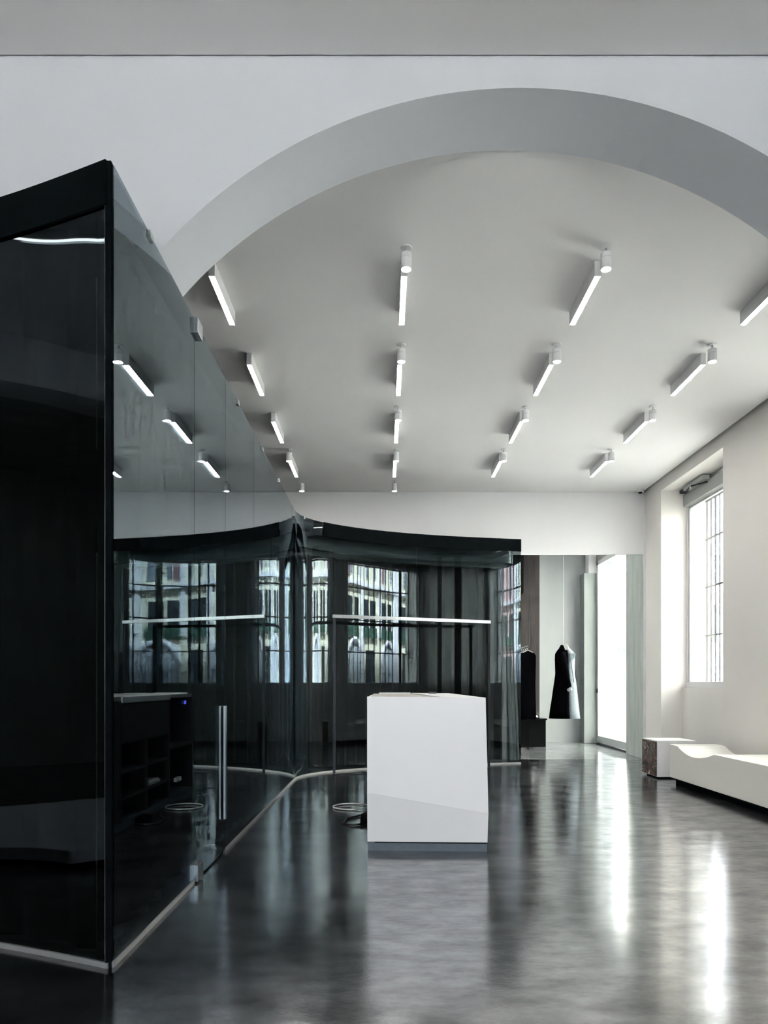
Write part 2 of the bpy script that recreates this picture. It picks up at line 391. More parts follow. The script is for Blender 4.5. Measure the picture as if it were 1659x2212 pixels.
# ------------------------------------------------------------------ next room behind the opening
struct('wall_far', MB().box(3.12, 4.6, 14.0, 14.2, 0, 4.2).box(1.0, 2.72, 14.0, 14.2, 0, 4.2), 'grey_plaster')
struct('wall_far_left', MB().box(1.0, 1.15, YB2, 14.2, 0, 4.2), 'grey_plaster')
struct('ceiling', MB().box(OX0, OX1, YB + 0.05, YB2, 3.95, 4.1).box(1.0, 4.6, YB2, 14.2, 3.95, 4.1), 'white_plaster')
struct('wall_far_right', MB().box(4.2, 4.6, 13.75, 14.0, 0, 4.0).box(4.2, 4.6, YB2, 14.0, 3.6, 4.0).box(4.2, 4.6, YB2, 11.7, 0, 4.0), 'grey_plaster')
cl = thing('stepped_column', 'grey stepped column in the corner beside the glazed door', 'column', (4.06, 13.85, 0))
obj('shaft', MB().box(3.94, 4.2, 13.70, 14.0, 0, 3.36), 'column_plaster', cl, bevel=0.006)
obj('upper_shaft', MB().box(4.05, 4.2, 13.76, 14.0, 3.36, 3.95), 'white_plaster', cl, bevel=0.006)
d1 = sgroup('door_1', (4.22, 12.7, 0))
obj('door_frame', MB().box(4.19, 4.25, 13.62, 13.74, 0, 3.6).box(4.19, 4.25, 11.62, 11.70, 0, 3.6).box(4.19, 4.25, 11.62, 13.74, 3.5, 3.6), 'white_metal', d1, bevel=0.005)
obj('kick_rail', MB().box(4.18, 4.24, 11.70, 13.62, 0.03, 0.16), 'aluminium', d1, bevel=0.005)
obj('threshold', MB().box(4.16, 4.26, 11.70, 13.62, 0.0, 0.02), 'dark_steel', d1)
obj('pane', MB().box(4.21, 4.222, 11.70, 13.62, 0.16, 3.5), 'clear_glass', d1)
obj('lock', MB().box(4.17, 4.19, 13.64, 13.68, 1.0, 1.08), 'dark_steel', d1)
portal(4.45, 11.7, 13.62, 0.1, 3.5)
dp = struct('door_2', MB().box(2.72, 3.12, 13.96, 14.1, 0, 4.0), 'brown_wood')
obj('board', MB().box(2.735, 2.915, 13.945, 13.96, 0, 3.95), 'brown_wood', dp); obj('board', MB().box(2.925, 3.105, 13.945, 13.96, 0, 3.95), 'brown_wood', dp)
tag(obj('dark_soffit', MB().prism([(1.2,3.94),(2.72,3.94),(2.72,2.95),(2.2,2.55),(1.2,2.55)], 'y', 13.56, 13.94), 'black_matt'), 'black sloping soffit over the clothes rack behind the glass', 'soffit')

# ------------------------------------------------------------------ the smoked glass enclosure
GT = 3.277
B0, B1 = (-1.112, 2.83), (-1.094, 8.20)
def bx(d): return B0[0] + (B1[0]-B0[0])*(d-B0[1])/(B1[1]-B0[1])
# path of the far curved glass
CP = [(-1.094,8.20),(-1.093,8.46),(-1.083,8.554),(-1.045,8.718),(-0.999,8.823),(-0.897,8.972),(-0.788,9.096),(-0.674,9.2),(-0.557,9.293),
      (-0.437,9.375),(-0.315,9.451),(-0.19,9.52),(-0.064,9.584),(0.064,9.644),(0.194,9.698),(0.325,9.749),(0.457,9.796),(0.59,9.839),
      (0.724,9.879),(0.859,9.916),(0.994,9.951),(1.131,9.983),(1.267,10.013),(1.405,10.041),(1.543,10.067),(1.681,10.094),(1.82,10.12),(1.961,10.147),(1.995,10.154)]
def smooth_path(P, n):
    # uniform B-spline through-ish smoothing, ends kept
    P = [Vector(p) for p in P]
    Q = [2*P[0]-P[1]] + P + [2*P[-1]-P[-2]]
    out = []
    for i in range(len(P)-1):
        a, b, c, d = Q[i:i+4]
        for k in range(n):
            t = k/n
            out.append(((1-t)**3*a + (3*t**3-6*t*t+4)*b + (-3*t**3+3*t*t+3*t+1)*c + t**3*d)/6)
    out.append(P[-1]); return out
CS = smooth_path(CP, 5)
AP = [(-3.9,3.36),(-3.3,3.345),(-2.7,3.29),(-2.2,3.2),(-1.9,3.125),(-1.686,3.055),(-1.5,2.985),(-1.34,2.92),(-1.2,2.862),(-1.118,2.826)]
AS = smooth_path(AP, 6)
def resample(path, a, b, n):
    L_ = [0]
    for p, q in zip(path, path[1:]): L_.append(L_[-1] + (Vector(q)-Vector(p)).length)
    out = []
    for k in range(n+1):
        s = a + (b-a)*k/n; s = min(max(s, 0), L_[-1])
        i = max(j for j in range(len(L_)-1) if L_[j] <= s + 1e-9)
        t = (s-L_[i])/max(L_[i+1]-L_[i], 1e-9)
        out.append(Vector(path[i]).lerp(Vector(path[i+1]), t))
    return out, L_[-1]
def length(path): return sum((Vector(q)-Vector(p)).length for p, q in zip(path, path[1:]))
def s_at_x(path, x):
    s = 0
    for p, q in zip(path, path[1:]):
        if p[0] <= x <= q[0]: return s + (Vector(q)-Vector(p)).length*(x-p[0])/max(q[0]-p[0], 1e-9)
        s += (Vector(q)-Vector(p)).length
    return s
def offset(path, d):
    out = []
    for i, p in enumerate(path):
        a, b = path[max(i-1,0)], path[min(i+1,len(path)-1)]
        t = (Vector(b)-Vector(a)).normalized(); out.append(Vector((p[0]-t.y*d, p[1]+t.x*d)))
    return out
TH = 0.012
gp = thing('glass_partition', 'tall smoked glass enclosure with curved dark walls and a glass door', 'glass partition', (-1.1, 5.5, 0))
LC_ = length(CS)
cuts = [0.0, s_at_x(CS, -0.674), s_at_x(CS, 0.455), LC_]
for i in range(3):
    p, _ = resample(CS, cuts[i] + (0.003 if i else 0.004), cuts[i+1] - (0.003 if i < 2 else 0), 60)
    obj('curved_pane', MB().sheet(p, 0.025, GT, TH), 'smoked_glass', gp, smooth=True)
p, _ = resample(AS, 0, length(AS) - 0.02, 90)
obj('curved_pane', MB().sheet(p, 0.025, GT, TH), 'smoked_glass', gp, smooth=True)
DB = [2.84, 4.03, 4.81, 5.85, 8.195]
door = None
for i in range(4):
    a, b = DB[i], DB[i+1]
    path = [(bx(a+0.003), a+0.003), (bx(b-0.003), b-0.003)]
    # walls run away from the camera: front skin must face the room
    mb = MB().sheet(path, 0.012 if i == 1 else 0.025, GT, TH)
    o = obj('door_leaf' if i == 1 else 'flat_pane', mb, 'smoked_glass', gp)
    if i == 1: door = o
# base channels
def channel(path, skip=False):
    return MB().sheet(path, 0.0, 0.022, 0.024)
obj('base_channel', channel(resample(CS, 0, LC_, 80)[0]), 'base_channel', gp)
obj('base_channel', channel(resample(AS, 0, length(AS), 60)[0]), 'base_channel', gp)
obj('base_channel', channel([(bx(2.83), 2.83), (bx(4.02), 4.02)]), 'base_channel', gp)
obj('base_channel', channel([(bx(4.82), 4.82), (bx(8.2), 8.2)]), 'base_channel', gp)
# black fascia strips behind the top edge
def fascia(path, d=0.0125, z0=3.10): return MB().sheet(offset(path, d), z0, GT + 0.002, 0.012)
obj('top_fascia', fascia(resample(CS, s_at_x(CS, -0.80), LC_, 80)[0], -0.0125), 'black_curtain_cloth', gp)
obj('top_fascia', fascia(resample(AS, 0, length(AS)-0.004, 60)[0], -0.0125), 'black_curtain_cloth', gp)
obj('top_fascia', fascia(resample(CS, 0.10, s_at_x(CS, -0.80) - 0.002, 40)[0]), 'black_matt', gp)
obj('top_fascia', fascia([(bx(2.9), 2.9), (bx(8.1), 8.1)]), 'black_matt', gp)
# corner post
obj('corner_post', MB().box(B0[0]-0.022, B0[0]+0.002, B0[1]-0.008, B0[1]+0.012, 0, GT + 0.004), 'black_curtain_cloth', gp)
obj('edge_strip', MB().box(B0[0]-0.0235, B0[0]-0.022, B0[1]-0.006, B0[1]-0.002, 0, GT), 'steel', gp)
# clips on the top edge
def clip(x, y, nx, ny, s=0.03):
    t = Vector((-ny, nx)); n_ = Vector((nx, ny)); c = Vector((x, y)); h = 0.016
    q = [c + t*s*0.5 + n_*h, c - t*s*0.5 + n_*h, c - t*s*0.5 - n_*h, c + t*s*0.5 - n_*h]
    return MB().hexa([(a.x, a.y, GT-0.028) for a in q], [(a.x, a.y, GT+0.007) for a in q])
for px, k in ((325, 0), (512, 1), (565, 2), (600, 3)):
    d = 1.103*F/(VX-px)
    obj('clip', clip(bx(d), d, 1, 0, 0.05), 'steel', gp)
for px in (657, 828, 1080):
    x = {657: -1.013, 828: -0.013, 1080: 1.681}[px]
    p, _ = resample(CS, s_at_x(CS, x) - 0.01, s_at_x(CS, x) + 0.01, 1)
    t = (p[1]-p[0]).normalized()
    obj('clip', clip(p[0].x, p[0].y, t.y, -t.x, 0.035), 'steel', gp)
# door fittings: top and bottom pivot patches, long pull bars on both sides
obj('pivot_patch', MB().box(bx(4.1)-0.03, bx(4.1)+0.03, 4.02, 4.14, 0.012, 0.105), 'brushed_steel', door, bevel=0.003)
obj('pivot_patch', MB().box(bx(4.1)-0.03, bx(4.1)+0.03, 4.02, 4.13, GT-0.085, GT+0.004), 'brushed_steel', door, bevel=0.003)
hz0, hz1 = HC - (1770-HY)/F*4.72, HC - (1525-HY)/F*4.72
obj('pull_bar', MB().box(bx(4.75)+0.012, bx(4.75)+0.03, 4.715, 4.755, hz0, hz1), 'brushed_steel', door, bevel=0.003)
obj('pull_bar', MB().box(bx(4.75)-0.03, bx(4.75)-0.012, 4.715, 4.755, hz0, hz1), 'brushed_steel', door, bevel=0.003)
# unseen black cover added to keep the enclosure dark
shade_lid = [(-3.9,3.45)] + [tuple(q) for q in offset(resample(AS, 0, length(AS)-0.1, 14)[0], 0.06)] + [(bx(3.0)-0.06, 3.0), (bx(8.3)-0.05, 8.3)] + [tuple(q) for q in offset(resample(CS, 0.5, LC_-0.1, 24)[0], 0.06)] + [(1.85, 10.7), (-4.9, 10.7), (-4.9, 3.45)]
obj('shade_lid', MB().prism([(a, b) for a, b in shade_lid[1:]], 'z', 3.19, 3.21), 'black_matt', gp)

# curtains behind the glass
def curtain_mesh(path, z0, z1, wave, amp, seg=7, seed=1):
    rnd = random.Random(seed); L_ = length(path); n_ = int(L_/wave*seg*2)
    p, _ = resample(path, 0, L_, n_); out = []; ph = 0.0
    ths = []
    for i in range(len(p)):
        ph += L_/n_/wave*2*math.pi*(0.75+0.5*math.sin(i*0.11+seed)*0.5+0.25)
        ths.append(ph)
    for i, q in enumerate(p):
        a, b = p[max(i-1,0)], p[min(i+1,len(p)-1)]; t = (b-a).normalized(); nn = Vector((t.y,-t.x))
        k = math.sin(ths[i]) + 0.3*math.sin(ths[i]*0.47+seed)
        out.append(q + nn*amp*k + t*amp*0.45*math.sin(2*ths[i]))
    return MB().sheet(out, z0, z1, 0.004)
cpath = offset(resample(CS, 0.95, LC_-0.2, 100)[0], 0.36)
cend = cpath[-1]
cpath = cpath + [Vector((cend.x+0.03, cend.y+0.06)), Vector((cend.x+0.03, cend.y+0.14))]
ct = thing('curtain', 'dark brown pleated curtain behind the curved far glass', 'curtain', (0.4, 10.1, 0))
obj('cloth', curtain_mesh(cpath, 0.03, 2.905, 0.19, 0.045, seed=2), 'brown_curtain_cloth', ct, smooth=True)
hp = offset(resample(CS, 0.75, LC_-0.12, 80)[0], 0.22)
e = hp[-1]; tdir = (hp[-1]-hp[-2]).normalized(); nrm = Vector((-tdir.y, tdir.x))
hp2 = hp + [e + tdir*0.11*math.sin(a) + nrm*0.11*(1-math.cos(a)) for a in [math.pi*k/14 for k in range(1, 15)]]
ch = thing('curtain_track', 'grey metal curtain track box with a rounded end under the glass top', 'curtain track', (0.4, 10.0, 2.94))
obj('band', MB().sheet(hp2, 2.965, 3.17, 0.02), 'header_metal', ch, smooth=True)
obj('pelmet', MB().sheet(offset(resample(CS, 0.85, LC_-0.14, 60)[0], 0.30), 2.91, 2.965, 0.03), 'pale_cloth', ch)
# pale leading edge of the curtain at the open end
top = at(1098, 1216, 10.42); bot = at(1112, 1640, 10.42)
bot.z = 0.02
ce = thing('curtain_end', 'pale grey leaning curtain edge at the open end of the far glass', 'curtain edge', (bot.x, bot.y, 0.02))
for k, (dx, wd) in enumerate(((-0.075, 0.05), (-0.022, 0.055), (0.035, 0.035))):
    y0 = 10.42 + 0.012*(k % 2)
    obj('fold', MB().hexa([(bot.x+dx, y0, 0.02), (bot.x+dx+wd, y0, 0.02), (bot.x+dx+wd, y0+0.04, 0.02), (bot.x+dx, y0+0.04, 0.02)],
        [(top.x+dx, y0, 2.91), (top.x+dx+wd, y0, 2.91), (top.x+dx+wd, y0+0.04, 2.91), (top.x+dx, y0+0.04, 2.91)]), 'pale_cloth', ce, bevel=0.008)
bl = [(bx(8.4)-0.10, 8.4), (bx(2.96)-0.14, 3.02)]
bl = bl[::-1]  # black backing added so the inside of the flat glass stays dark
tag(obj('curtain', curtain_mesh([Vector(q) for q in bl], 0.03, 3.19, 0.2, 0.03, seed=4), 'black_curtain_cloth', smooth=True), 'black backing added behind the long flat glass to darken the inside', 'curtain')
al = offset(resample(AS, 0, length(AS)-0.16, 40)[0], 0.07)  # same added black backing, to darken behind the near curve
tag(obj('curtain', curtain_mesh(al, 0.03, 3.19, 0.2, 0.02, seed=5), 'black_curtain_cloth', smooth=True), 'black backing added behind the nearest curved glass to darken the inside', 'curtain')

wc = thing('curtain', 'dark brown curtain added beside the window to darken its mirror image', 'curtain', (3.99, 4.7, 0))  # invented; hides the bright window jamb from the far glass
obj('cloth', curtain_mesh([Vector((3.98, 5.38)), Vector((3.98, 3.93))][::-1], 0.02, 4.0, 0.16, 0.03, seed=8), 'brown_curtain_cloth', wc, smooth=True)
obj('rod', MB().tube([(3.98, 3.9, 4.05), (3.98, 5.45, 4.05)], 0.014, 10), 'dark_steel', wc)
# ------------------------------------------------------------------ ceiling lights
COLX = [-1.22, 0.14, 1.51, 2.88]; ROWY = [4.913 + 1.36*k for k in range(4)]
colw = ['leftmost', 'second', 'third', 'rightmost']; roww = ['nearest', 'second', 'third', 'farthest']
CY_FRONT = 4.755
def strip(name, loc):
    t = thing(name, 'x', 'ceiling light', loc, 'ceiling strip lights'); x, y, z = loc
    obj('housing', MB().box(x-0.023, x+0.023, y, y+0.67, z-0.105, z), 'white_metal', t, bevel=0.002)
    obj('diffuser', MB().box(x-0.019, x+0.019, y+0.004, y+0.666, z-0.1058, z-0.1052), 'lamp_strip', t)
    obj('end_cap', MB().box(x-0.0225, x+0.0225, y-0.004, y, z-0.103, z), 'white_metal', t)
    return t
def spot(name, loc):
    t = thing(name, 'x', 'spotlight', loc, 'cylinder ceiling spotlights')
    obj('canopy', MB().lathe(loc, [(0.036,-0.006),(0.040,-0.002),(0.040,0)]), 'white_metal', t, smooth=False)
    obj('stem', MB().lathe(loc, [(0.008,-0.05),(0.008,-0.005)], 12), 'aluminium', t)
    obj('upper_body', MB().lathe(loc, [(0.037,-0.075),(0.038,-0.073),(0.038,-0.043),(0.034,-0.040)]), 'white_metal', t)
    obj('ring', MB().lathe(loc, [(0.0355,-0.078),(0.0355,-0.074)]), 'grey_plastic', t)
    b = obj('lower_body', MB().lathe(loc, [(0.036,-0.150),(0.038,-0.148),(0.038,-0.078)]), 'white_metal', t)
    obj('lens', MB().lathe(loc, [(0.032,-0.1508),(0.032,-0.1502)], 16), 'lamp_spot', b)
    return t
s0 = strip('strip_light', (COLX[0], ROWY[0], ZC)); sp0 = None
for r in range(4):
    for c in range(4):
        if r == 0 and c == 0: o = s0
        else: o = copy_tree(s0); o.location = (COLX[c], ROWY[r], ZC)
        o['label'] = 'white strip light on the ceiling, %s row from the arch, %s column' % (roww[r], colw[c] + (' (left)' if c == 0 else ''))
        if r == 0 and c == 0: o['label'] = 'white strip light cut by the arch edge above the glass corner'
        else: o['label'] = 'white ceiling strip light, %s row, %s column' % (roww[r], colw[c])
def counter_fill_spot(loc, target, label):  # extra unseen lamp, added to brighten the counter front
    t = spot('cylinder_spot', loc); t['label'] = label
    d = bpy.data.lights.new('counter_fill', 'SPOT'); d.energy = 340; d.spot_size = math.radians(30); d.spot_blend = 0.6; d.shadow_soft_size = 0.03; d.color = (1.0, 0.98, 0.96)
    o = bpy.data.objects.new('counter_fill', d); col.objects.link(o); o.parent = t; o.location = (0, 0.03, -0.17)
    o.rotation_euler = (Vector(target) - Vector((loc[0], loc[1]+0.03, loc[2]-0.17))).to_track_quat('-Z', 'Y').to_euler()
counter_fill_spot((0.35, 0.6, ZN), (0.30, CY_FRONT, 0.5), 'unseen white cylinder spotlight added to brighten the counter')
sp_list = [(c, r) for r in range(4) for c in (1, 2, 3)] + [(0, 3), (0, 4), (1, 4)]
for c, r in sp_list:
    loc = (COLX[c] + 0.01, 4.76 + 1.36*r, ZC)
    if sp0 is None: sp0 = spot('cylinder_spot', loc); o = sp0
    else: o = copy_tree(sp0); o.location = loc
    if r < 4: o['label'] = 'white cylinder spotlight before the strip light, %s row, %s column' % (roww[r], colw[c])
    else: o['label'] = 'white cylinder spotlight nearest the back wall, %s column' % colw[c]
# lamps of the side room, seen only in the near glass
for k, (x, y) in enumerate([(-6.35,0.75),(-5.62,1.5),(-5.62,0.9)]):
    o = copy_tree(s0); o.location = (x, y, 4.195); o.rotation_euler.z = math.radians(111)
    o['label'] = ('deepest strip light of the dark side room, mirrored in the near glass', 'strip light of the side room nearest the arch wall, mirrored in glass', 'strip light of the side room farther from the arch wall, mirrored in glass')[k]; o['group'] = 'side room strip lights'
ll = thing('linear_light', 'long thin line of light seen reflected in the near glass', 'ceiling light', (-3.4, 0, ZN))
la, lb = Vector((-4.6, 3.0)), Vector((-2.1, 1.36))
obj('housing', MB().sheet([la, lb], ZN-0.05, ZN-0.001, 0.06), 'white_metal', ll)
obj('diffuser', MB().sheet([la, lb], ZN-0.0515, ZN-0.0505, 0.024), 'lamp_line', ll)
pt = thing('bright_floor_block', 'pale block added for the brighter floor mirrored in the near glass', 'platform', (-3.6, 1.5, 0))  # made-up block in place of the more brightly lit floor
obj('deck', MB().prism([(-4.7,0.2),(-3.1,0.2),(-2.6,0.9),(-2.75,2.35),(-4.7,2.9)], 'z', 0.04, 0.12), 'white_lacquer', pt, bevel=0.004)
obj('plinth', MB().prism([(-4.6,0.3),(-3.15,0.3),(-2.7,0.95),(-2.85,2.25),(-4.6,2.75)], 'z', 0.0, 0.04), 'black_matt', pt)
# security camera in the ceiling corner
p = at(1381, 1066, 10.7)
sc_ = thing('security_camera', 'small white dome camera in the ceiling corner by the windows', 'camera', (p.x, 10.66, ZC))
loc = (p.x, 10.66, ZC)
obj('base', MB().lathe(loc, [(0.05,-0.035),(0.055,-0.02),(0.055,0)]), 'white_metal', sc_)
obj('lens_dome', MB().lathe(loc, [(0.004,-0.062),(0.016,-0.058),(0.026,-0.05),(0.031,-0.034)]), 'black_gloss', sc_, smooth=True)

# ------------------------------------------------------------------ counter
CY0, CY1, CXL, CXR = 4.755, 7.5, -0.117, 0.713
cn = thing('sales_counter', 'white angular sales counter with a folded front and dark plinth', 'counter', (0.3, 4.755, 0))
zt, zb = 1.07, 0.063
pts_o = [(CXL, CY0, zt), (CXR-0.019, CY0, zt-0.006), (CXR, CY0, 0.2725), (CXL, CY0, 0.415), (CXL, CY0+0.075, zb), (CXR, CY0+0.0446, zb)]
pts_i = [(CXL, CY0+0.12, zt), (CXR-0.019, CY0+0.12, zt-0.006), (CXR, CY0+0.12, 0.2725), (CXL, CY0+0.12, 0.415), (CXL, CY0+0.12, zb), (CXR, CY0+0.12, zb)]
fm = MB().add(pts_o + pts_i, [(3,2,1,0),(4,5,2,3),(6,7,8,9),(9,8,11,10),(0,1,7,6),(5,4,10,11),(1,2,8,7),(2,5,11,8),(0,6,9,3),(3,9,10,4)])
obj('front_panel', fm, 'white_lacquer', cn)
obj('side_panel', MB().hexa([(CXR-0.03,CY0+0.121,zb),(CXR,CY0+0.121,zb),(CXR,CY1,zb),(CXR-0.03,CY1,zb)], [(CXR-0.05,CY0+0.121,zt-0.006),(CXR-0.019,CY0+0.121,zt-0.006),(CXR-0.019,CY1,zt-0.006),(CXR-0.05,CY1,zt-0.006)]), 'white_lacquer', cn)
obj('end_panel', MB().box(CXL, CXR-0.051, CY1-0.04, CY1, zb, zt-0.03), 'cabinet_inside', cn)
obj('worktop', MB().box(CXL+0.004, CXR-0.3, CY0+0.121, CY1-0.041, zt-0.045, zt-0.012), 'worktop', cn)
obj('top_ledge', MB().hexa([(CXR-0.299,CY0+0.121,zt-0.06),(CXR-0.052,CY0+0.121,zt-0.06),(CXR-0.052,CY1,zt-0.06),(CXR-0.42,CY1,zt-0.06)], [(CXR-0.299,CY0+0.121,zt-0.004),(CXR-0.052,CY0+0.121,zt-0.006),(CXR-0.052,CY1,zt-0.006),(CXR-0.42,CY1,zt-0.004)]), 'white_lacquer', cn)
obj('rear_lip', MB().box(CXL+0.06, CXR-0.43, CY1-0.04, CY1, zt-0.03, zt), 'white_lacquer', cn)
obj('plinth', MB().hexa([(CXL+0.003,CY0+0.078,0),(CXR-0.003,CY0+0.048,0),(CXR-0.003,CY1-0.02,0),(CXL+0.003,CY1-0.02,0)],[(CXL+0.003,CY0+0.078,zb),(CXR-0.003,CY0+0.048,zb),(CXR-0.003,CY1-0.02,zb),(CXL+0.003,CY1-0.02,zb)]), 'plinth_grey', cn)
obj('plinth_seam', MB().hexa([(CXL+0.05,CY0+0.0735,zb-0.009),(CXR-0.004,CY0+0.0455,zb-0.009),(CXR-0.004,CY0+0.0485,zb-0.009),(CXL+0.05,CY0+0.0765,zb-0.009)],[(CXL+0.05,CY0+0.0735,zb-0.003),(CXR-0.004,CY0+0.0455,zb-0.003),(CXR-0.004,CY0+0.0485,zb-0.003),(CXL+0.05,CY0+0.0765,zb-0.003)]), 'black_matt', cn)
obj('back_board', MB().box(0.22, 0.235, CY0+0.122, CY1-0.042, zb, zt-0.05), 'cabinet_inside', cn)
obj('blank_panel', MB().box(CXL+0.002, CXL+0.02, CY0+0.122, 5.46, zb, zt-0.05), 'cabinet_inside', cn)
obj('drawer', MB().box(CXL-0.004, CXL+0.02, 5.49, 6.66, 0.70, zt-0.062), 'cabinet_inside', cn)
obj('drawer_top', MB().box(CXL-0.010, CXL+0.03, 5.485, 6.69, 1.008, zt-0.013), 'white_lacquer', cn, bevel=0.003)
for y in (5.475, 6.07, 6.69): obj('divider', MB().box(CXL, 0.215, y-0.012, y+0.012, zb, zt-0.047), 'cabinet_inside', cn)
for z in (0.69, 0.45, 0.24): obj('shelf', MB().box(CXL+0.002, 0.215, 5.49, 6.675, z-0.01, z+0.01), 'cabinet_inside', cn)
obj('shelf', MB().box(CXL+0.002, 0.215, 6.705, 7.455, 0.52, 0.545), 'cabinet_inside', cn)
obj('status_light', MB().box(CXL-0.003, CXL+0.001, 7.17, 7.23, 0.955, 0.99), 'blue_light', cn)
tag(obj('card_reader', MB().box(0.44, 0.52, 6.9, 7.02, zt-0.004, zt+0.016), 'black_gloss', bevel=0.004), 'tiny black card reader lying on the counter top', 'card reader')
tag(obj('paper_stack', MB().box(-0.09, 0.12, 6.2, 6.5, 0.251, 0.275).box(-0.08, 0.1, 6.22, 6.48, 0.275, 0.29), 'paper'), 'white paper stack on the lowest counter shelf', 'paper')
pl = thing('power_strip', 'white plug and strip hanging at the open side of the counter', 'power strip', (-0.15, 6.9, 0.0))
obj('body', MB().box(-0.155, -0.122, 6.8, 6.95, 0.20, 0.24), 'cable_white', pl, bevel=0.004)
obj('plug', MB().box(-0.17, -0.155, 6.85, 6.89, 0.205, 0.23), 'cable_white', pl, bevel=0.003)
def loop(cx, cy_, rx, ry, z, n_=40, ph=0, turns=1.0, dz=0.0):
    return [(cx + rx*math.cos(ph+2*math.pi*turns*k/n_), cy_ + ry*math.sin(ph+2*math.pi*turns*k/n_), z + dz*math.sin(3*2*math.pi*k/n_)) for k in range(n_+1)]
tag(obj('cable', MB().tube(loop(-0.31, 6.52, 0.17, 0.16, 0.012, ph=0.3, turns=1.1), 0.006, 6), 'cable_white', smooth=True), 'pale cable loop lying on the floor beside the counter', 'cable')
tag(obj('cable', MB().tube([(-0.14,6.3,0.01),(-0.2,6.1,0.01),(-0.32,5.95,0.01),(-0.34,5.72,0.01),(-0.26,5.66,0.012),(-0.15,5.7,0.012)], 0.008, 6), 'cable_black', smooth=True), 'black cable lying on the floor by the counter', 'cable')
tag(obj('adapter', MB().box(-0.20, -0.124, 5.75, 5.95, 0, 0.05), 'black_matt', bevel=0.008), 'black power adapter on the floor by the counter', 'adapter')

# ------------------------------------------------------------------ bench and side table by the windows
BX0, BX1 = 3.345, 3.89
bt = thing('bench', 'long white lacquered bench with a scooped seat along the window wall', 'bench', (3.6, 6.5, 0))
prof = [(8.14, 0.46), (7.93, 0.455)]
for k in range(1, 13):
    t = k/12; prof.append((7.93-0.88*t, 0.455 - 0.082*math.sin(math.pi*t)**0.85*(1.15-0.3*t) - 0.010*t))
prof += [(4.6, 0.445)]
poly = prof + [(4.6, 0.075), (8.14, 0.075)]
obj('body', MB().prism(poly, 'x', BX0, BX1), 'cream_lacquer', bt, bevel=0.004)
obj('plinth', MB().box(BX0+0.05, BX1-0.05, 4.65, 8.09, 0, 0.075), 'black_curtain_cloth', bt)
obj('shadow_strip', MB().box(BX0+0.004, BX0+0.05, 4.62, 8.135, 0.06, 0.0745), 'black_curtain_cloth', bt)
stl = thing('side_table', 'white block side table with a brown veined marble side', 'side table', (3.6, 8.76, 0))
obj('body', MB().box(3.357, 3.83, 8.54, 9.0, 0.02, 0.468), 'white_lacquer', stl, bevel=0.004)
obj('marble_slab', MB().box(3.338, 3.357, 8.556, 8.995, 0.03, 0.455), 'brown_marble', stl, bevel=0.002)
obj('plinth', MB().box(3.39, 3.80, 8.56, 8.97, 0, 0.02), 'black_matt', stl)

# ------------------------------------------------------------------ clothes rail standing before the far glass
lp = Vector((-0.637, 8.85)); rp_ = Vector((1.455, 9.66)); RZ = 2.03
t = (rp_-lp).normalized()
cr = thing('clothes_rail', 'slim metal clothes rail standing before the curved far glass', 'clothes rail', (0.4, 9.25, 0))
for q in (lp, rp_): obj('post', MB().box(q.x-0.016, q.x+0.016, q.y-0.016, q.y+0.016, 0.008, RZ-0.022), 'dark_steel', cr, bevel=0.002)
nn = Vector((-t.y, t.x))
def barbox(a, b, h, z0, z1):
    q = [a+nn*-h, b+nn*-h, b+nn*h, a+nn*h]
    return MB().hexa([(v.x, v.y, z0) for v in q], [(v.x, v.y, z1) for v in q])
obj('top_bar', barbox(lp-t*0.02, rp_+t*0.02, 0.016, RZ-0.022, RZ+0.018), 'brushed_steel', cr)
obj('base_bar', barbox(lp-t*0.02, rp_+t*0.02, 0.03, 0.0, 0.008), 'dark_steel', cr)

# ------------------------------------------------------------------ hanging coat
cd = 12.5
cx, cz0, cz1 = at(1219, 0, cd).x, at(0, 1551, cd).z, at(0, 1393, cd).z
coat = thing('hanging_coat', 'black coat with a pale denim front hanging on a thin wire', 'coat', (cx, cd, cz0))
# levels: image y, left px, right px
lv = [(1552,1186,1253),(1535,1188,1250.5),(1515,1191,1248.5),(1490,1194.5,1246),(1470,1197.5,1243.5),(1455,1199.5,1241.5),(1440,1199,1241),(1425,1198.5,1241.5),(1413,1199,1241),(1406,1203,1236),(1400,1208,1230),(1394,1212,1224)]
NT = 32
def ring(y, l, r):
    a, b = at(l, y, cd), at(r, y, cd); c = (a+b)/2; h = (b.x-a.x)/2
    return [(c.x + h*math.cos(2*math.pi*k/NT), cd + h*0.62*math.sin(2*math.pi*k/NT)*(1+0.03*math.sin(5*2*math.pi*k/NT)), c.z) for k in range(NT)]
rings = [ring(*q) for q in lv]
def half(sel, close=False):
    m = MB(); idx = sel
    vs_ = [rg[k % NT] for rg in rings for k in idx]; w_ = len(idx)
    m.add(vs_, [(i*w_+j, i*w_+j+1, (i+1)*w_+j+1, (i+1)*w_+j) for i in range(len(rings)-1) for j in range(w_-1)])
    return m
fi = list(range(-7, 8)); bi = list(range(7, NT-6))
o = obj('back', half(bi), 'black_wool', coat, smooth=True); o.modifiers.new('solid', 'SOLIDIFY').thickness = 0.006
o = obj('front', half(fi), 'denim_grey', coat, smooth=True); o.modifiers.new('solid', 'SOLIDIFY').thickness = 0.006
yn = cd - 0.19
sl = [at(1211,1412,yn-0.0), at(1213,1425,yn-0.05), at(1217,1445,yn-0.06), at(1222,1465,yn-0.06), at(1228,1484,yn-0.05)]
obj('sleeve', MB().tube(sl, [0.085,0.095,0.085,0.07,0.055], 14), 'black_wool', coat, smooth=True)
obj('cuff', MB().tube([at(1229.5,1487,yn-0.05), at(1231.5,1492,yn-0.05)], 0.045, 12), 'shirt_white', coat)
yf = cd + 0.19
